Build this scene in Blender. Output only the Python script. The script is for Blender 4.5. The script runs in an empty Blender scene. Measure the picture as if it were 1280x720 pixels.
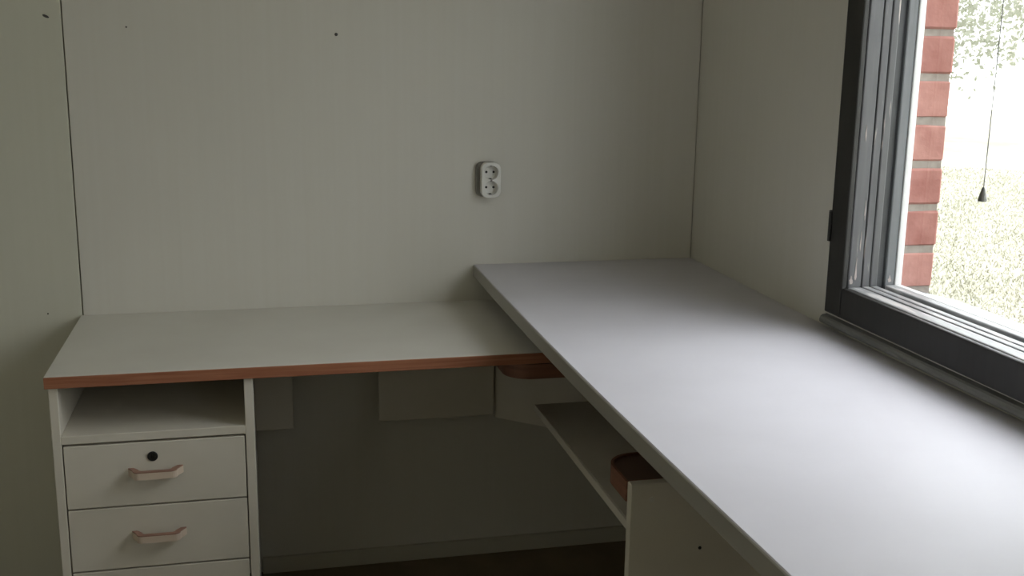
import bpy, bmesh, math, random
import numpy as np
from mathutils import Vector, Matrix

random.seed(7); rng = np.random.default_rng(7)
SC = bpy.context.scene
COL = SC.collection

# ------------------------------------------------------------------ camera
def make_camera():
    yaw, pitch, roll, f = 0.2329, -0.2162, 0.0144, 1374.28
    fw = Vector((math.sin(yaw)*math.cos(pitch), math.cos(yaw)*math.cos(pitch), math.sin(pitch)))
    r = Vector((math.cos(yaw), -math.sin(yaw), 0)); u = r.cross(fw)
    r2 = r*math.cos(roll)+u*math.sin(roll); u2 = -r*math.sin(roll)+u*math.cos(roll)
    cam = bpy.data.cameras.new('camera'); o = bpy.data.objects.new('camera', cam); COL.objects.link(o)
    cam.sensor_fit = 'HORIZONTAL'; cam.sensor_width = 36; cam.lens = f/1280*36; cam.clip_start = .05; cam.clip_end = 400
    M = Matrix((( r2.x, u2.x, -fw.x, -1.1581), (r2.y, u2.y, -fw.y, -2.7668), (r2.z, u2.z, -fw.z, 1.3733), (0, 0, 0, 1)))
    o.matrix_world = M
    SC.camera = o
make_camera()

# ------------------------------------------------------------------ world: bright overcast sky
def make_world():
    w = bpy.data.worlds.new('overcast_sky'); SC.world = w; w.use_nodes = True
    nt = w.node_tree; nt.nodes.clear()
    out = nt.nodes.new('ShaderNodeOutputWorld'); bg = nt.nodes.new('ShaderNodeBackground')
    tc = nt.nodes.new('ShaderNodeTexCoord'); sx = nt.nodes.new('ShaderNodeSeparateXYZ')
    ramp = nt.nodes.new('ShaderNodeValToRGB')
    ramp.color_ramp.elements[0].position = 0.0; ramp.color_ramp.elements[0].color = (.44, .45, .445, 1)
    ramp.color_ramp.elements[1].position = 1.0; ramp.color_ramp.elements[1].color = (1.26, 1.26, 1.33, 1)
    nt.links.new(tc.outputs['Generated'], sx.inputs[0]); nt.links.new(sx.outputs['Z'], ramp.inputs[0])
    nt.links.new(ramp.outputs[0], bg.inputs['Color']); bg.inputs['Strength'].default_value = 3.2
    nt.links.new(bg.outputs[0], out.inputs[0])
make_world()
SC.view_settings.view_transform = 'Standard'; SC.view_settings.look = 'None'
SC.view_settings.exposure = 1.42; SC.view_settings.gamma = 1.0; SC.view_settings.use_curve_mapping = False
SC.cycles.max_bounces = 12; SC.cycles.diffuse_bounces = 7; SC.cycles.glossy_bounces = 4
SC.cycles.transparent_max_bounces = 12; SC.cycles.use_denoising = True

# window opening (inner faces of the reveal)
WY0, WY1, WZ0, WZ1 = -.812, -1.74, .907, 2.02
W2Y0, W2Y1 = -2.75, -3.85            # unseen window added to the same wall for fill light, behind the camera's right shoulder
def make_portal(name, y0, y1):
    l = bpy.data.lights.new(name, 'AREA'); l.shape = 'RECTANGLE'
    l.size = abs(y1-y0)+.3; l.size_y = WZ1-WZ0+.2; l.cycles.is_portal = True
    o = bpy.data.objects.new(name, l); COL.objects.link(o)
    o.location = (.30, (y0+y1)/2, (WZ0+WZ1)/2)
    o.rotation_euler = (math.pi/2, 0, math.pi/2)     # faces the room
make_portal('window_sky_portal', WY0, WY1); make_portal('added_window_sky_portal', W2Y0, W2Y1)

# ------------------------------------------------------------------ helpers
def node_mat(name, base, rough=.5, spec=.5, build=None):
    m = bpy.data.materials.new(name); m.use_nodes = True
    nt = m.node_tree; b = nt.nodes['Principled BSDF']
    b.inputs['Base Color'].default_value = (*base, 1); b.inputs['Roughness'].default_value = rough
    b.inputs['Specular IOR Level'].default_value = spec
    if build: build(nt, b)
    return m

def noise_tint(c1, c2, scale=(3, 3, 3), detail=4, lo=.35, hi=.65, bump=0, bump_scale=None, bump_dist=.001):
    def f(nt, b):
        tc = nt.nodes.new('ShaderNodeTexCoord'); mp = nt.nodes.new('ShaderNodeMapping')
        geo = nt.nodes.new('ShaderNodeNewGeometry')
        mp.inputs['Scale'].default_value = scale
        nt.links.new(geo.outputs['Position'], mp.inputs[0])
        n = nt.nodes.new('ShaderNodeTexNoise'); n.inputs['Scale'].default_value = 1; n.inputs['Detail'].default_value = detail
        nt.links.new(mp.outputs[0], n.inputs['Vector'])
        r = nt.nodes.new('ShaderNodeValToRGB')
        r.color_ramp.elements[0].position = lo; r.color_ramp.elements[0].color = (*c1, 1)
        r.color_ramp.elements[1].position = hi; r.color_ramp.elements[1].color = (*c2, 1)
        nt.links.new(n.outputs['Fac'], r.inputs[0]); nt.links.new(r.outputs[0], b.inputs['Base Color'])
        if bump:
            n2 = nt.nodes.new('ShaderNodeTexNoise'); n2.inputs['Scale'].default_value = bump_scale or 200
            nt.links.new(geo.outputs['Position'], n2.inputs['Vector'])
            bp = nt.nodes.new('ShaderNodeBump'); bp.inputs['Strength'].default_value = bump; bp.inputs['Distance'].default_value = bump_dist
            nt.links.new(n2.outputs['Fac'], bp.inputs['Height']); nt.links.new(bp.outputs[0], b.inputs['Normal'])
    return f

M = {}
M['wall'] = node_mat('painted_panel', (.6, .59, .54), .4, .5, noise_tint((.615, .592, .53), (.628, .607, .548), (70, 70, 1.6), 4, .3, .7, bump=.15, bump_scale=350, bump_dist=.0006))
M['wall_green'] = node_mat('painted_panel_greener', (.56, .56, .48), .55, .35, noise_tint((.565, .555, .468), (.578, .568, .483), (70, 70, 1.6), 4, .3, .7, bump=.15, bump_scale=350, bump_dist=.0006))
M['backing'] = node_mat('dark_joint', (.28, .25, .18), .8, .2)
M['ceiling'] = node_mat('ceiling_paint', (.86, .85, .80), .8, .2)
M['floor'] = node_mat('floor_linoleum', (.15, .12, .075), .5, .4, noise_tint((.15, .115, .068), (.21, .165, .10), (6, 6, 6), 5))
M['baseboard'] = node_mat('baseboard_paint', (.5, .48, .41), .5, .4)
M['laminate'] = node_mat('cream_laminate', (.64, .63, .57), .42, .5, noise_tint((.625, .60, .545), (.665, .645, .59), (5, 5, 5), 3))
M['white_board'] = node_mat('cream_board', (.60, .57, .48), .5, .4, noise_tint((.60, .56, .475), (.64, .60, .52), (6, 6, 6), 3))
M['worktop'] = node_mat('grey_white_laminate', (.57, .56, .58), .5, .35, noise_tint((.55, .535, .572), (.59, .575, .615), (4, 4, 4), 4))
M['worktop_edge'] = node_mat('grey_edge_band', (.34, .325, .29), .45, .4)
def wood_build(c1, c2):
    def f(nt, b):
        geo = nt.nodes.new('ShaderNodeNewGeometry'); mp = nt.nodes.new('ShaderNodeMapping')
        mp.inputs['Scale'].default_value = (6, 6, 160)
        nt.links.new(geo.outputs['Position'], mp.inputs[0])
        n = nt.nodes.new('ShaderNodeTexNoise'); n.inputs['Scale'].default_value = 1; n.inputs['Detail'].default_value = 6; n.inputs['Distortion'].default_value = .6
        nt.links.new(mp.outputs[0], n.inputs['Vector'])
        r = nt.nodes.new('ShaderNodeValToRGB')
        r.color_ramp.elements[0].position = .35; r.color_ramp.elements[0].color = (*c1, 1)
        r.color_ramp.elements[1].position = .7; r.color_ramp.elements[1].color = (*c2, 1)
        nt.links.new(n.outputs['Fac'], r.inputs[0]); nt.links.new(r.outputs[0], b.inputs['Base Color'])
    return f
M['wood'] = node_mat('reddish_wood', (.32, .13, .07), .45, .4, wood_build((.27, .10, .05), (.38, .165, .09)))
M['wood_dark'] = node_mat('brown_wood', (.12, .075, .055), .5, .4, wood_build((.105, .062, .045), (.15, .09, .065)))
M['wood_shaded'] = node_mat('shaded_edge_wood', (.26, .10, .055), .45, .4, wood_build((.17, .07, .04), (.25, .11, .065)))  # desk edge wood, darkened to hold the shade beneath the worktop
M['handle'] = node_mat('beige_handle', (.60, .49, .39), .4, .5)
M['handle_top'] = node_mat('terracotta_handle_edge', (.30, .165, .12), .45, .4)
M['black'] = node_mat('black_plastic', (.012, .012, .011), .4, .5)
M['dark_metal'] = node_mat('dark_metal', (.05, .045, .04), .5, .5)
M['outlet'] = node_mat('white_outlet_plastic', (.74, .73, .69), .35, .5)
M['outlet_side'] = node_mat('grey_outlet_base', (.22, .21, .19), .5, .4)
def worn_build(base, chip, wear=.72, streak=(60, 60, 5)):
    def f(nt, b):
        geo = nt.nodes.new('ShaderNodeNewGeometry'); mp = nt.nodes.new('ShaderNodeMapping'); mp.inputs['Scale'].default_value = streak
        nt.links.new(geo.outputs['Position'], mp.inputs[0])
        n = nt.nodes.new('ShaderNodeTexNoise'); n.inputs['Scale'].default_value = 1; n.inputs['Detail'].default_value = 5
        nt.links.new(mp.outputs[0], n.inputs['Vector'])
        r = nt.nodes.new('ShaderNodeValToRGB'); cr = r.color_ramp
        cr.elements[0].position = .3; cr.elements[0].color = (*[c*.8 for c in base], 1)
        cr.elements[1].position = wear-.04; cr.elements[1].color = (*[c*1.15 for c in base], 1)
        e = cr.elements.new(wear); e.color = (*chip, 1)
        nt.links.new(n.outputs['Fac'], r.inputs[0]); nt.links.new(r.outputs[0], b.inputs['Base Color'])
        bp = nt.nodes.new('ShaderNodeBump'); bp.inputs['Strength'].default_value = .3; bp.inputs['Distance'].default_value = .001
        nt.links.new(n.outputs['Fac'], bp.inputs['Height']); nt.links.new(bp.outputs[0], b.inputs['Normal'])
    return f
M['casing'] = node_mat('black_brown_paint', (.022, .021, .019), .5, .4, worn_build((.022, .021, .019), (.05, .045, .04), .8))
M['reveal'] = node_mat('worn_grey_paint', (.10, .10, .105), .45, .5, worn_build((.088, .088, .092), (.42, .37, .34), .66, (70, 70, 6)))
M['bleached_skylit'] = node_mat('bleached_skylit_sill_paint', (.2, .2, .2), .4, .5, worn_build((.22, .22, .222), (.42, .40, .39), .58, (60, 8, 60)))  # worn bleached paint, lightened further to carry sky light on bottom rails
M['bare_wood'] = node_mat('bare_weathered_wood', (.36, .31, .29), .7, .3)
M['reveal_dark'] = node_mat('dark_grey_paint', (.05, .052, .055), .45, .5, worn_build((.05, .052, .055), (.12, .11, .10), .75))
M['reveal_cool'] = node_mat('smooth_grey_paint', (.13, .135, .14), .4, .5, worn_build((.11, .114, .12), (.3, .3, .3), .78))
M['bead_white'] = node_mat('white_bead', (.55, .545, .54), .5, .4)
M['trim_grey'] = node_mat('grey_moulding_paint', (.22, .22, .21), .5, .4, worn_build((.2, .2, .195), (.3, .29, .27), .8, (40, 6, 40)))
M['mortar'] = node_mat('mortar', (.48, .45, .42), .9, .2, noise_tint((.185, .155, .135), (.235, .205, .18), (60, 60, 60), 4))
M['brick'] = node_mat('red_brick', (.42, .13, .10), .85, .2, noise_tint((.21, .085, .07), (.27, .125, .105), (22, 22, 30), 5, bump=.4, bump_scale=120, bump_dist=.002))
M['brick_light'] = node_mat('pale_red_brick', (.5, .2, .16), .85, .2, noise_tint((.245, .11, .092), (.31, .155, .13), (22, 22, 30), 5, bump=.4, bump_scale=120, bump_dist=.002))
M['cord'] = node_mat('grey_cord', (.3, .3, .29), .7, .2)
M['pull'] = node_mat('dark_grey_pull', (.15, .148, .135), .45, .4)
M['lawn'] = node_mat('dry_lawn', (.4, .38, .24), .95, .1, noise_tint((.235, .23, .175), (.31, .295, .235), (1.3, 1.3, 1.3), 8, .36, .62))
M['gravel'] = node_mat('pale_gravel', (.74, .73, .68), .95, .1, noise_tint((.70, .69, .63), (.78, .77, .73), (.6, .6, .6), 4))
def grass_mat(name, a, b_):
    return node_mat(name, a, .8, .2, noise_tint(a, b_, (2.5, 2.5, 2.5), 3))
M['grass'] = grass_mat('grass_blades', (.235, .23, .175), (.31, .295, .235))
def leaf_build(nt, b):
    tr = nt.nodes.new('ShaderNodeBsdfTranslucent'); tr.inputs['Color'].default_value = (.30, .31, .24, 1)
    mx = nt.nodes.new('ShaderNodeMixShader'); mx.inputs[0].default_value = .5
    nt.links.new(b.outputs[0], mx.inputs[1]); nt.links.new(tr.outputs[0], mx.inputs[2])
    nt.links.new(mx.outputs[0], nt.nodes['Material Output'].inputs[0])
M['leaf'] = node_mat('pale_leaf', (.24, .245, .2), .6, .3, leaf_build)
M['bark'] = node_mat('bark', (.34, .31, .28), .9, .2)
def glass_mat():
    m = bpy.data.materials.new('window_glass'); m.use_nodes = True; nt = m.node_tree; nt.nodes.clear()
    o = nt.nodes.new('ShaderNodeOutputMaterial'); t = nt.nodes.new('ShaderNodeBsdfTransparent'); t.inputs[0].default_value = (.96, .97, .965, 1)
    g = nt.nodes.new('ShaderNodeBsdfGlossy'); g.inputs['Roughness'].default_value = .02
    lw = nt.nodes.new('ShaderNodeLayerWeight'); lw.inputs['Blend'].default_value = .5
    pw = nt.nodes.new('ShaderNodeMath'); pw.operation = 'POWER'; pw.inputs[1].default_value = 4.5
    fr = nt.nodes.new('ShaderNodeMath'); fr.operation = 'MULTIPLY_ADD'; fr.inputs[1].default_value = .55; fr.inputs[2].default_value = .025
    nt.links.new(lw.outputs['Facing'], pw.inputs[0]); nt.links.new(pw.outputs[0], fr.inputs[0])
    mx = nt.nodes.new('ShaderNodeMixShader')
    nt.links.new(fr.outputs[0], mx.inputs[0]); nt.links.new(t.outputs[0], mx.inputs[1]); nt.links.new(g.outputs[0], mx.inputs[2])
    nt.links.new(mx.outputs[0], o.inputs[0]); return m
M['glass'] = glass_mat()

def link(name, bm, mat, parent=None, smooth=False, **props):
    me = bpy.data.meshes.new(name)
    bmesh.ops.recalc_face_normals(bm, faces=bm.faces); bm.to_mesh(me); bm.free()
    for mm in (mat if isinstance(mat, list) else [mat]): me.materials.append(M[mm])
    if smooth:
        for p in me.polygons: p.use_smooth = True
    o = bpy.data.objects.new(name, me); COL.objects.link(o)
    if parent: o.parent = parent; o.matrix_parent_inverse = parent.matrix_basis.inverted()
    for k, v in props.items(): o[k] = v
    return o

def root(name, loc, label=None, category=None, kind=None, group=None):
    o = bpy.data.objects.new(name, None); COL.objects.link(o); o.location = loc; o.empty_display_size = .05
    if label: o['label'] = label
    if category: o['category'] = category
    if kind: o['kind'] = kind
    if group: o['group'] = group
    return o

def box(bm, x0, x1, y0, y1, z0, z1, bevel=0, seg=2):
    x0, x1 = sorted((x0, x1)); y0, y1 = sorted((y0, y1)); z0, z1 = sorted((z0, z1))
    r = bmesh.ops.create_cube(bm, size=1)
    vs = r['verts']
    for v in vs:
        v.co = Vector(((x0+x1)/2+v.co.x*(x1-x0), (y0+y1)/2+v.co.y*(y1-y0), (z0+z1)/2+v.co.z*(z1-z0)))
    if bevel:
        es = list({e for v in vs for e in v.link_edges})
        bmesh.ops.bevel(bm, geom=es, offset=bevel, segments=seg, affect='EDGES', profile=.5)
    return bm

def bx(*a, **k): return box(bmesh.new(), *a, **k)

def prism(bm, pts, z0, z1):
    """vertical prism over a plan outline"""
    lo = [bm.verts.new((x, y, z0)) for x, y in pts]; hi = [bm.verts.new((x, y, z1)) for x, y in pts]
    n = len(pts)
    for i in range(n): bm.faces.new((lo[i], lo[(i+1) % n], hi[(i+1) % n], hi[i]))
    bm.faces.new(hi); bm.faces.new(lo[::-1]); return bm

def lathe(bm, prof, center, axis='z', n=24):
    """prof: list of (radius, height) along axis"""
    c = Vector(center); rings = []
    for r, h in prof:
        ring = []
        for i in range(n):
            a = 2*math.pi*i/n; p = (r*math.cos(a), r*math.sin(a), h)
            if axis == 'y': p = (p[0], p[2], p[1])
            ring.append(bm.verts.new(c+Vector(p)))
        rings.append(ring)
    for a, b in zip(rings, rings[1:]):
        for i in range(n): bm.faces.new((a[i], a[(i+1) % n], b[(i+1) % n], b[i]))
    bm.faces.new(rings[0][::-1]); bm.faces.new(rings[-1]); return bm

# ------------------------------------------------------------------ room shell
XL, YR, ZC = -2.8, -4.1, 2.4            # left wall, rear wall, ceiling
link('floor', bx(XL-.1, .13, YR-.1, .1, -.1, 0), 'floor', kind='structure')
link('ceiling', bx(XL-.1, .13, YR-.1, .1, ZC, ZC+.1), 'ceiling', kind='structure')
link('wall_left', bx(XL-.1, XL, YR, .1, 0, ZC), 'ceiling', kind='structure')
link('wall_front', bx(XL, 0, YR-.1, YR, 0, ZC), 'wall_green', kind='structure')

# back wall: dark backing board carrying painted fibreboard panels with an open joint
wb = link('wall_back', bx(XL, .13, .010, .1, 0, ZC), 'backing', kind='structure')
XJ = -1.5739
p1 = link('wall_panel', bx(XJ+.0014, -.0016, 0, .0099, 0, ZC, bevel=.0012, seg=1), 'wall', wb)
p2 = link('wall_panel', bx(XJ-1.2, XJ-.0014, 0, .0099, 0, ZC, bevel=.0012, seg=1), 'wall_green', wb, label='slightly greener wall panel left of the joint')
p3 = link('wall_panel', bx(XL, XJ-1.2044, 0, .0099, 0, ZC, bevel=.0012, seg=1), 'wall_green', wb)
def nail(par, x, z, r, tilt=0):
    bm = lathe(bmesh.new(), [(r, .0004), (r*.95, -.001), (r*.5, -.0018)], (0, 0, 0), 'y', 12)
    if tilt:
        bmesh.ops.scale(bm, vec=(1.9, 1, .75), verts=bm.verts); bmesh.ops.rotate(bm, cent=(0, 0, 0), matrix=Matrix.Rotation(tilt, 3, 'Y'), verts=bm.verts)
    bmesh.ops.translate(bm, vec=(x, 0, z), verts=bm.verts)
    link('nail', bm, 'dark_metal', par, label='dark nail head')
nail(p2, -1.608, 1.426, .0042, math.radians(25)); nail(p1, -1.434, 1.405, .0022); nail(p1, -.950, 1.396, .0042); nail(p2, -1.653, .727, .002)

# right wall with the window opening: casing opening a little smaller than the hole
HY0, HY1, HZ0, HZ1 = -.775, -1.777, .868, 2.06
bm = bmesh.new()
box(bm, 0, .12, .0099, HY0, 0, ZC); box(bm, 0, .12, HY1, W2Y0, 0, ZC); box(bm, 0, .12, W2Y1, YR, 0, ZC); box(bm, 0, .12, W2Y0, W2Y1, 0, HZ0); box(bm, 0, .12, W2Y0, W2Y1, HZ1, ZC)
box(bm, 0, .12, HY0, HY1, 0, HZ0); box(bm, 0, .12, HY0, HY1, HZ1, ZC)
link('wall_right', bm, 'wall', kind='structure')

bb = link('baseboard_back', bx(-1.17, -.055, -.012, 0, 0, .044, bevel=.002), 'baseboard', kind='structure')
link('baseboard_right', bx(-.012, 0, -.012, YR+.01, 0, .044, bevel=.002), 'baseboard', kind='structure')

# ------------------------------------------------------------------ window
win = root('window_1', (0, -1.4, .84), kind='structure')
def ring(name, x0, x1, oy0, oy1, oz0, oz1, w, mat, bevel=.002, parts=('stile', 'stile', 'rail', 'rail'), prefix=''):
    """four bars around an opening, each its own object: two upright, two level (bars lie outside oy/oz)"""
    link(prefix+'stile', bx(x0, x1, oy0, oy0+w, oz0-w, oz1+w, bevel=bevel), mat, win)
    link(prefix+'stile', bx(x0, x1, oy1-w, oy1, oz0-w, oz1+w, bevel=bevel), mat, win)
    link(prefix+'rail', bx(x0, x1, oy0-.0002, oy1+.0002, oz0-w, oz0, bevel=bevel), 'bleached_skylit' if mat in ('reveal', 'reveal_cool') else mat, win)  # bottom rail takes the paint lightened for sky light
    link(prefix+'rail', bx(x0, x1, oy0-.0002, oy1+.0002, oz1, oz1+w, bevel=bevel), mat, win)
# black casing on the room side, then the stepped layers going outwards
ring('casing', -.012, .0005, WY0, WY1, WZ0, WZ1, .062, 'casing', .003, prefix='casing_')
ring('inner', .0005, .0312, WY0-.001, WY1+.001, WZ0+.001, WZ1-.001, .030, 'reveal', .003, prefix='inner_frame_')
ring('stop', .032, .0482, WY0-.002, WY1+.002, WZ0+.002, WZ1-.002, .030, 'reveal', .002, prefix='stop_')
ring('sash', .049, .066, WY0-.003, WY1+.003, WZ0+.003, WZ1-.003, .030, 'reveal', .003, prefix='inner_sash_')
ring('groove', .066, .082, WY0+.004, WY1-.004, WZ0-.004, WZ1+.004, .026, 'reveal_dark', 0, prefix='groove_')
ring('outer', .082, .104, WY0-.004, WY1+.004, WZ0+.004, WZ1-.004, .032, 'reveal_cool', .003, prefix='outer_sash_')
ring('bead', .104, .119, WY0-.006, WY1+.006, WZ0+.004, WZ1-.006, .03, 'bead_white', .002, prefix='glazing_bead_')
for xx in (.074, .110):
    link('glass_pane', bx(xx, xx+.004, WY0+.012, WY1-.012, WZ0-.012, WZ1+.012), 'glass', win)
# outer weather sill sloping away
bm = bmesh.new()
vs = [bm.verts.new(p) for p in [(.112, WY0+.002, WZ0), (.112, WY1-.02, WZ0), (.255, WY1-.02, WZ0-.035), (.255, WY0+.002, WZ0-.035),
                               (.112, WY0+.002, WZ0-.03), (.112, WY1-.02, WZ0-.03), (.255, WY1-.02, WZ0-.06), (.255, WY0+.002, WZ0-.06)]]
for f in ((0, 1, 2, 3), (7, 6, 5, 4), (0, 4, 5, 1), (1, 5, 6, 2), (2, 6, 7, 3), (3, 7, 4, 0)): bm.faces.new([vs[i] for i in f])
link('outer_sill', bm, 'reveal_cool', win)
# hinge leaf and knuckle on the black casing
hg = link('hinge', bx(-.0145, -.004, -.744, -.7515, .992, 1.056, bevel=.0015), 'casing', win)
bm = lathe(bmesh.new(), [(.0035, -.03), (.0035, .03)], (-.0145, -.7525, 1.024), 'z', 12); link('hinge_knuckle', bm, 'casing', hg)
# peeled flakes of paint at the lower corner of the reveal
for (x0, x1, z0, z1, yy) in ((.002, .012, .909, .936, WY0-.0012), (.013, .0195, .910, .972, WY0-.0012), (.020, .0235, .975, 1.03, WY0-.0012), (.0245, .0275, 1.04, 1.09, WY0-.0012), (.012, .016, 1.20, 1.235, WY0-.0012), (.087, .097, .913, .931, WY0-.0042)):
    bm = bmesh.new(); n = 14; pts = []
    for i in range(n):
        a = 2*math.pi*i/n; rr = random.uniform(.55, 1.0); taper = .45 if math.sin(a) > .3 else 1
        pts.append(((x0+x1)/2+math.cos(a)*rr*taper*(x1-x0)/2, (z0+z1)/2+math.sin(a)*rr*(z1-z0)/2))
    a = [bm.verts.new((x, yy-.0005, z)) for x, z in pts]; b = [bm.verts.new((x, yy+.0008, z)) for x, z in pts]
    bm.faces.new(a); bm.faces.new(b[::-1])
    for i in range(n): bm.faces.new((a[i], a[(i+1) % n], b[(i+1) % n], b[i]))
    link('bare_patch', bm, 'bare_wood', win, label='peeled patch showing weathered wood')

# unseen window added along the same wall to light the drawer fronts
w2 = root('added_window', (.05, (W2Y0+W2Y1)/2, HZ0), kind='structure')
for y0, y1 in ((W2Y0, W2Y0-.07), (W2Y1+.07, W2Y1)): link('stile', bx(-.012, .11, y0, y1, HZ0, HZ1, bevel=.003), 'casing', w2)
for z0, z1 in ((HZ0, HZ0+.05), (HZ1-.05, HZ1)): link('rail', bx(-.012, .11, W2Y0-.07, W2Y1+.07, z0, z1, bevel=.003), 'casing', w2)
link('glass_pane', bx(.074, .078, W2Y0-.065, W2Y1+.065, HZ0+.045, HZ1-.045), 'glass', w2)

# grey rounded moulding below the casing
bm = bmesh.new()
prof = [(0, .8195), (-.013, .8195), (-.0165, .8225), (-.0165, .828), (-.0145, .833), (-.011, .836), (0, .838)]
ya, yb = -.742, -1.82
A = [bm.verts.new((x, ya, z)) for x, z in prof]; B = [bm.verts.new((x, yb, z+.002)) for x, z in prof]
for i in range(len(prof)): bm.faces.new((A[i], A[(i+1) % len(prof)], B[(i+1) % len(prof)], B[i]))
bm.faces.new(A); bm.faces.new(B[::-1])
link('trim_1', bm, 'trim_grey', kind='structure')

# ------------------------------------------------------------------ brick leaf outside the window
BX0, BX1, BY = .121, .199, -.803
wo = link('wall_outside', bx(BX0, BX1-.003, BY+.003, .3, -.3, 2.9), 'mortar', kind='structure')
zc = 1.412+.0865*17; k = 0
mesh_a = {}
while zc > -.25:
    z1b = zc-.007; z0b = zc-.0865+.007
    first = .075 if k % 2 else .215
    y = BY; j = 0
    while y < .25 and j < 4:
        L = first if j == 0 else .215
        key = (round(L, 3), (k*3+j) % 4)
        if key not in mesh_a:
            b = bx(BX0+.0006, BX1, 0, L, 0, z1b-z0b, bevel=.004, seg=1)
            for v in b.verts: v.co += Vector((random.uniform(-.0005, .0015), random.uniform(-.0015, .0015), random.uniform(-.001, .001)))
            o = link('brick', b, 'brick_light' if (k*3+j) % 4 in (1, 2) else 'brick', wo)
            mesh_a[key] = o.data
        else:
            o = bpy.data.objects.new('brick', mesh_a[key]); COL.objects.link(o); o.parent = wo
        o.location = (random.uniform(-.001, .001), y+random.uniform(-.0015, .0015), z0b)
        y += L+.013; j += 1
    zc -= .0865; k += 1

# ------------------------------------------------------------------ desk along the back wall
H1, D1, DX0, DX1 = .72, -.526, -1.5777, -.022
desk = root('desk', (-.9, -.27, 0), 'cream desk with reddish wood edge and drawers, standing along the back wall', 'desk')
dt = link('desktop', bx(DX0, DX1, D1+.004, -.001, H1-.024, H1, bevel=.0012), 'laminate', desk)
link('edge_band', bx(DX0, DX1, D1, D1+.004, H1-.0245, H1-.0008, bevel=.0012), 'wood', dt, label='reddish wood edge strip')
PF = -.515
def desk_panel(name, *a, mat='white_board', **k): return link(name, bx(*a, bevel=.0012, seg=1), mat, desk, **k)
zt = H1-.0245
desk_panel('side_panel', -1.5725, -1.555, PF, -.02, 0, zt)
desk_panel('side_panel', -1.193, -1.1742, PF, -.02, 0, zt)
desk_panel('back_panel', -1.555, -1.193, -.034, -.022, .02, zt)
desk_panel('shelf', -1.555, -1.193, PF, -.034, .573, .591)
zs = [.570, .431, .2915, .152, .05]
for i in range(4):
    top, bot = zs[i], zs[i+1]
    x0, x1 = -1.5525, -1.1955
    bm = bx(x0, x1, PF, PF+.017, bot+.0019, top-.0019, bevel=.001, seg=1)
    if i < 4:   # box behind the front
        box(bm, x0+.012, x1-.012, PF+.017, -.06, bot+.02, top-.03)
    dr = link('drawer', bm, 'white_board', desk)
    hz = {0: .505, 1: .366, 2: .227, 3: .10}[i]; hx0, hx1 = -1.4305, -1.3215
    # bow handle: flat bar swept in plan, out from the front and along it
    hgt = .0145
    def bow(ins, dep, rad, n=5):      # U outline with rounded corners
        a0, a1 = hx0+ins, hx1-ins; pts = [(a0, PF)]
        for c, s0 in (((a0+.010+rad, PF-dep+rad), 180), ((a1-.010-rad, PF-dep+rad), 270)):
            for q in range(n+1):
                t = math.radians(s0+90*q/n); pts.append((c[0]+rad*math.cos(t), c[1]+rad*math.sin(t)))
        return pts+[(a1, PF)]
    outer = bow(0, .030, .013); inner = bow(.011, .0205, .008)[::-1]
    h = link('handle', prism(bmesh.new(), outer+inner, hz-hgt/2, hz+hgt/2), 'handle', dr, label='beige bow handle with a terracotta top edge')
    # terracotta upper edge, a thin cap on the bar
    bm2 = prism(bmesh.new(), outer+inner, hz+hgt/2-.0002, hz+hgt/2+.0022)
    me = bpy.data.meshes.new('handle_edge'); bmesh.ops.recalc_face_normals(bm2, faces=bm2.faces)
    cap_bm = bm2; me2 = bpy.data.meshes.new('tmp'); cap_bm.to_mesh(me2)
    hb = bmesh.new(); hb.from_mesh(h.data); nf = len(hb.faces); hb.from_mesh(me2); hb.faces.ensure_lookup_table()
    for f in hb.faces[nf:]: f.material_index = 1
    hb.to_mesh(h.data); hb.free(); cap_bm.free(); bpy.data.meshes.remove(me2); bpy.data.meshes.remove(me)
    h.data.materials.append(M['handle_top'])
    if i == 0:
        bm = lathe(bmesh.new(), [(.0095, .002), (.0105, -.0005), (.0105, -.0022), (.0085, -.003), (.0055, -.003), (.0050, -.0012)], (-1.381, PF, .5375), 'y', 28)
        box(bm, -1.3816, -1.3804, PF-.0032, PF-.0012, .5345, .5405)
        link('lock', bm, 'black', dr, label='round black lock')
desk_panel('plinth', -1.555, -1.193, PF+.03, PF+.045, 0, .048)
desk_panel('modesty_panel', -1.1742, -1.082, -.116, -.100, .436, zt)
desk_panel('modesty_panel', -.870, -.574, -.116, -.100, .4405, zt)
# the far end is carried by a cheek near the right wall
desk_panel('side_panel', -.05, -.032, -.50, -.02, 0, zt)

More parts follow.
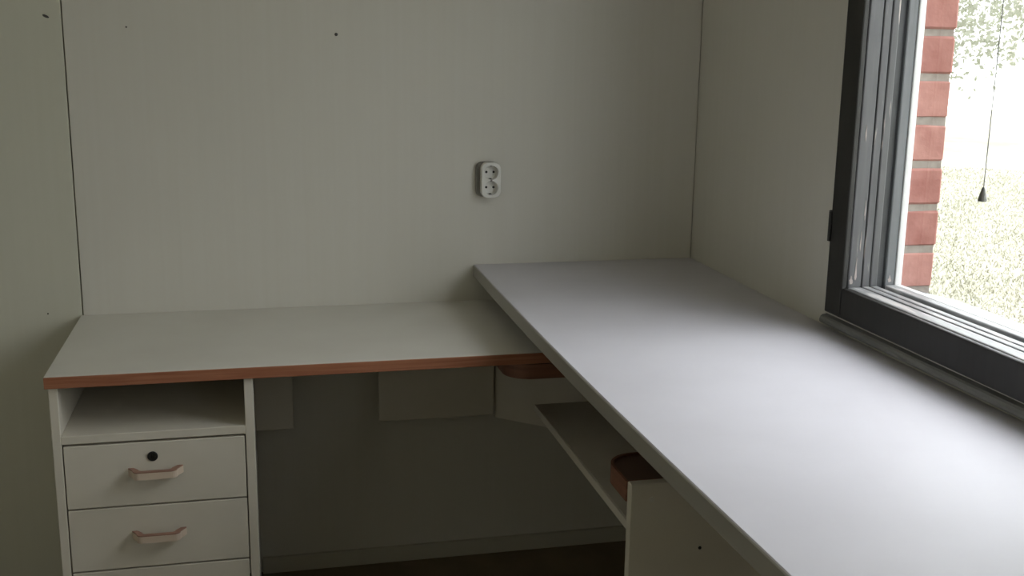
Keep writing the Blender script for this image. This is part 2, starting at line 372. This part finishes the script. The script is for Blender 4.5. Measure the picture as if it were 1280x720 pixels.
# ------------------------------------------------------------------ computer desk under the worktop
cd = root('computer_desk', (-.3, -.85, 0), 'low cream computer desk with brown rounded end tops, tucked beneath the grey worktop', 'desk')
Z0, Z1 = .660, .6935
def rounded(x0, x1, y0, y1, corners, r, n=8):
    pts = []
    for (cx, cy, a0, key) in ((x0, y0, 180, 'nl'), (x1, y0, 270, 'nr'), (x1, y1, 0, 'fr'), (x0, y1, 90, 'fl')):
        if key in corners:
            ox = cx+r if cx == x0 else cx-r; oy = cy+r if cy == y0 else cy-r
            for i in range(n+1):
                a = math.radians(a0+90*i/n); pts.append((ox+r*math.cos(a), oy+r*math.sin(a)))
        else: pts.append((cx, cy))
    return pts
def end_top(x0, x1, y0, y1, corners, r):
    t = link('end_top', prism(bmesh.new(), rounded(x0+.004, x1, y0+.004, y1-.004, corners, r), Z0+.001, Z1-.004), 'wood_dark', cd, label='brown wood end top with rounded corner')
    o = rounded(x0, x1, y0, y1, corners, r+.003); i_ = rounded(x0+.0045, x1-.0005, y0+.0045, y1-.0045, corners, r)
    bm = bmesh.new(); n = len(o)
    V = [[bm.verts.new((x, y, z)) for x, y in L] for L, z in ((o, Z0), (o, Z1), (i_, Z1), (i_, Z0))]
    for a, b in ((0, 1), (1, 2), (2, 3), (3, 0)):
        for k2 in range(n): bm.faces.new((V[a][k2], V[a][(k2+1) % n], V[b][(k2+1) % n], V[b][k2]))
    link('edge_band', bm, 'wood_shaded', t, label='raised reddish wood rim')
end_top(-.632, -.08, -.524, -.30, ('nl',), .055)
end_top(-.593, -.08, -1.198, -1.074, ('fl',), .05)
def cd_panel(name, *a, mat='white_board', **k): return link(name, bx(*a, bevel=.0015, seg=1), mat, cd, **k)
sp = cd_panel('side_panel', -.591, -.08, -1.216, -1.199, 0, .6955)
bm = lathe(bmesh.new(), [(.0030, .0004), (.0028, -.0008), (.0012, -.001)], (-.468, -1.216, .576), 'y', 14); link('screw_hole', bm, 'black', sp, label='small dark screw hole')
bm = lathe(bmesh.new(), [(.0045, .0004), (.0043, -.0008), (.002, -.001)], (-.555, -1.216, .668), 'y', 14); link('screw_cap', bm, 'laminate', sp, label='pale filler plug')
cd_panel('keyboard_shelf', -.513, -.08, -1.198, -.315, .514, .530)
cd_panel('shelf_lip', -.517, -.5135, -1.198, -.315, .512, .531, label='pale front edge of the keyboard shelf')
cd_panel('back_panel', -.078, -.062, -1.216, -.30, 0, .690)
# diagonal modesty panel from the desk's modesty panel towards the shelf
bm = bmesh.new()
dx, dy = .75, -.66; L = .40; n_ = Vector((-.66, -.75))*.016
a = Vector((-.567, -.102)); b = a+Vector((dx, dy))*L
ap = a-n_; bp_ = b-n_
bm = prism(bm, [tuple(a), tuple(b), tuple(bp_), tuple(ap)], .428, .659)
link('modesty_panel', bm, 'white_board', cd)

# ------------------------------------------------------------------ the large grey worktop
W2, YE = -.607, -2.75
wt = root('worktop', (-.3, -1.2, .8), 'wide grey white worktop with grey edge, running along the window wall above the other desks', 'worktop')
def sag(x, y):
    t = -y/1.76
    s = .0105*math.sin(math.pi*t) if t < 1 else 0.
    return .8155-s*(.45+.55*(x/W2))
def strip(xa, xb, inset, thick, name, mat, parent, lab=None):
    bm = bmesh.new(); ny = 44; rings = []
    r = .0016
    for i in range(ny+1):
        y = -.0012+(YE+.0012)*i/ny
        za, zb = sag(xa, y), sag(xb, y)
        sec = [(xa, za-r-inset), (xa+r, za-inset), (xb, zb-inset), (xb, zb-thick), (xa+r, za-thick), (xa, za-thick+r)]
        rings.append([bm.verts.new((x, y, z)) for x, z in sec])
    n = len(rings[0])
    for p, q in zip(rings, rings[1:]):
        for i in range(n): bm.faces.new((p[i], p[(i+1) % n], q[(i+1) % n], q[i]))
    bm.faces.new(rings[0]); bm.faces.new(rings[-1][::-1])
    k = {'label': lab} if lab else {}
    return link(name, bm, mat, parent, **k)
tp = strip(W2+.002, -.0012, 0, .032, 'top', 'worktop', wt)
strip(W2, W2+.002, .0012, .0318, 'edge_band', 'worktop_edge', tp, 'darker grey edge strip')
# cleats screwed under it along the walls and a block standing on the return desk (out of sight)
link('wall_cleat', bx(-.03, -.001, -.05, -2.7, .735, .7725), 'white_board', wt)
link('wall_cleat', bx(-.55, -.04, -.03, -.001, .735, .7805), 'white_board', wt)
link('leg', bx(-.12, -.08, -2.62, -2.58, 0, .7825), 'white_board', wt)
link('leg', bx(-.56, -.52, -2.62, -2.58, 0, .7825), 'white_board', wt)

# ------------------------------------------------------------------ double power outlet on the back wall
po = root('power_outlet', (-.567, 0, 1.037), 'white surface mounted double power socket on the back wall above the desks', 'socket')
def rr_pts(w, h, r, n=6):
    pts = []
    for cx, cz, a0 in ((w/2-r, -h/2+r, 270), (w/2-r, h/2-r, 0), (-w/2+r, h/2-r, 90), (-w/2+r, -h/2+r, 180)):
        for i in range(n+1):
            a = math.radians(a0+90*i/n); pts.append((cx+r*math.cos(a), cz+r*math.sin(a)))
    return pts
CX, CZ = -.568, 1.0393
def rr_body(w0, w1, w2, y0, y1, y2, holes=False, hh=.091, sx=0):
    bm = bmesh.new()
    loops = []
    for (w, y, rad) in ((w0, y0, .017), (w1, y1, .016), (w2, y2, .014)):
        loops.append([bm.verts.new((CX+sx+x, y, CZ+z)) for x, z in rr_pts(w, hh+(w-w0), rad)])
    n = len(loops[0])
    for p, q in zip(loops, loops[1:]):
        for i in range(n): bm.faces.new((p[i], p[(i+1) % n], q[(i+1) % n], q[i]))
    if holes:
        es = [bm.edges.get((loops[-1][i], loops[-1][(i+1) % n])) for i in range(n)]
        for s in (1, -1):
            c = [bm.verts.new((CX+.0185*math.cos(2*math.pi*i/32), y2, CZ+s*.0195+.0185*math.sin(2*math.pi*i/32))) for i in range(32)]
            es += [bm.edges.new((c[i], c[(i+1) % 32])) for i in range(32)]
        bmesh.ops.triangle_fill(bm, edges=es, use_beauty=True)
    else: bm.faces.new(loops[-1])
    return bm
link('mounting_base', rr_body(.062, .061, .058, -.0002, -.013, -.0155, hh=.090, sx=-.004), 'outlet_side', po, label='greyer rear base')
hs = link('housing', rr_body(.051, .0505, .047, -.0155, -.032, -.034, True), 'outlet', po)
for s in (1, -1):
    cz = CZ+s*.0195
    bm = bmesh.new()
    prof = [(.0185, -.034), (.0179, -.033), (.0172, -.0165), (.0168, -.016)]
    rings = []
    for r, y in prof: rings.append([bm.verts.new((CX+r*math.cos(2*math.pi*i/32), y, cz+r*math.sin(2*math.pi*i/32))) for i in range(32)])
    for p, q in zip(rings, rings[1:]):
        for i in range(32): bm.faces.new((p[i], p[(i+1) % 32], q[(i+1) % 32], q[i]))
    bm.faces.new(rings[-1])
    so = link('socket', bm, 'outlet', po)
    for sx in (-1, 1):
        link('pin_hole', lathe(bmesh.new(), [(.0032, .0002), (.0030, -.0006)], (CX+sx*.0095, -.0164, cz), 'y', 14), 'black', so)
    for sz in (-1, 1):
        link('earth_clip', bx(CX-.003, CX+.003, -.027, -.0162, cz+sz*.0168-.0012, cz+sz*.0168+.0012, bevel=.0004, seg=1), 'dark_metal', so)
link('screw', lathe(bmesh.new(), [(.0022, 0), (.0020, -.001)], (CX, -.034, CZ), 'y', 12), 'outlet_side', hs)

# ------------------------------------------------------------------ pull cord in front of the panes
px, py, pz = .030, -1.164, 1.131
pc = root('cord_pull', (px, py, pz), 'thin grey blind cord with dark conical pull hanging in front of the window panes', 'cord')
link('cord', lathe(bmesh.new(), [(.0009, 0), (.0009, WZ1-pz-.022)], (px, py, pz+.021), 'z', 8), 'cord', pc)
link('pull', lathe(bmesh.new(), [(.0072, 0), (.0076, .0012), (.0068, .006), (.0030, .021), (.0018, .0232), (.0010, .024)], (px, py, pz), 'z', 20), 'pull', pc, smooth=False)

# ------------------------------------------------------------------ garden outside
GZ = -.25
link('ground_lawn', bx(.23, 24, -12, 26, GZ-.1, GZ), 'lawn', kind='structure')
bm = bmesh.new()
for (x0, x1, y0, y1) in ((24, 120, -12, 120), (.23, 24, 26, 120)): box(bm, x0, x1, y0, y1, GZ-.1, GZ-.005)
link('ground_gravel', bm, 'gravel', kind='structure')
# grass blades in the part of the lawn seen through the window
def grass():
    n = 90000
    u = rng.random(n); d = 4.2+13*u**1.25
    az = math.radians(26)+math.radians(18)*rng.random(n)
    bxs = -1.158+d*np.sin(az); bys = -2.767+d*np.cos(az)
    h = .012+.026*rng.random(n); w = .003+.004*rng.random(n); th = rng.random(n)*2*np.pi
    lx = (rng.random(n)-.5)*.06; ly = (rng.random(n)-.5)*.06
    V = np.zeros((n, 3, 3), np.float32)
    V[:, 0] = np.stack([bxs-np.cos(th)*w, bys-np.sin(th)*w, np.full(n, GZ)], 1)
    V[:, 1] = np.stack([bxs+np.cos(th)*w, bys+np.sin(th)*w, np.full(n, GZ)], 1)
    V[:, 2] = np.stack([bxs+lx, bys+ly, GZ+h], 1)
    keep = bxs > .35
    V = V[keep]; n = len(V)
    me = bpy.data.meshes.new('grass'); me.from_pydata(V.reshape(-1, 3).tolist(), [], np.arange(n*3).reshape(n, 3).tolist())
    me.materials.append(M['grass']); o = bpy.data.objects.new('grass', me); COL.objects.link(o)
    o['kind'] = 'stuff'; o['label'] = 'dry pale green grass on the lawn outside the window'; o['category'] = 'grass'
grass()
def tree(x, y, h, r, n, low, label, seed):
    g = np.random.default_rng(seed)
    t = root('tree', (x, y, GZ), label, 'tree', None, None)
    bm = bmesh.new()
    lathe(bm, [(.16, 0), (.12, h*.3), (.09, h*.6), (.03, h*.92)], (x, y, GZ-.05), 'z', 10)
    for k in range(9):      # limbs
        a = g.random()*6.28; z0 = h*(.25+.06*k); d = Vector((math.cos(a), math.sin(a), .45))*r*.85
        p0 = Vector((x, y, GZ+z0)); p1 = p0+d
        side = d.cross(Vector((0, 0, 1))).normalized()*.035; up = Vector((0, 0, .035))
        q = [bm.verts.new(p0+v) for v in (side, up, -side, -up)]; tip = bm.verts.new(p1)
        for i in range(4): bm.faces.new((q[i], q[(i+1) % 4], tip))
    link('trunk', bm, 'bark', t)
    # foliage: leaf clusters in drooping sprays
    nc = n//26; cc = g.normal(size=(nc, 3)); cc /= np.linalg.norm(cc, axis=1)[:, None]
    cc *= (.45+.55*g.random((nc, 1))**.6)
    cc = cc*np.array([r, r, (h-low)/2])+np.array([x, y, GZ+(h+low)/2])
    P = (cc[:, None, :]+g.normal(size=(nc, 26, 3))*np.array([.28, .28, .2])).reshape(-1, 3)
    m = len(P); s = .035+.045*g.random(m)
    A = g.normal(size=(m, 3)); A /= np.linalg.norm(A, axis=1)[:, None]
    B = np.cross(A, g.normal(size=(m, 3))); B /= np.linalg.norm(B, axis=1)[:, None]
    V = np.stack([P-A*s[:, None], P+B*s[:, None]*.5, P+A*s[:, None], P-B*s[:, None]*.5], 1)
    me = bpy.data.meshes.new('foliage'); me.from_pydata(V.reshape(-1, 3).tolist(), [], np.arange(m*4).reshape(m, 4).tolist())
    me.materials.append(M['leaf']); o = bpy.data.objects.new('foliage', me); COL.objects.link(o)
    o.parent = t; o.matrix_parent_inverse = t.matrix_basis.inverted(); o['kind'] = 'stuff'
def polar(d, deg): return -1.158+d*math.sin(math.radians(deg)), -2.767+d*math.cos(math.radians(deg))
x, y = polar(22, 33); tree(x, y, 7.0, 2.7, 15600, 1.0, 'grey green leafy tree whose crown shows beside the brick pier', 3)
x, y = polar(30, 44); tree(x, y, 7.5, 3.6, 18200, 1.1, 'grey green leafy tree at the right edge of the window view', 5)
x, y = polar(46, 37.2); tree(x, y, 10, 4.2, 7800, 1.7, 'farthest pale tree, behind the hanging cord pull', 9)
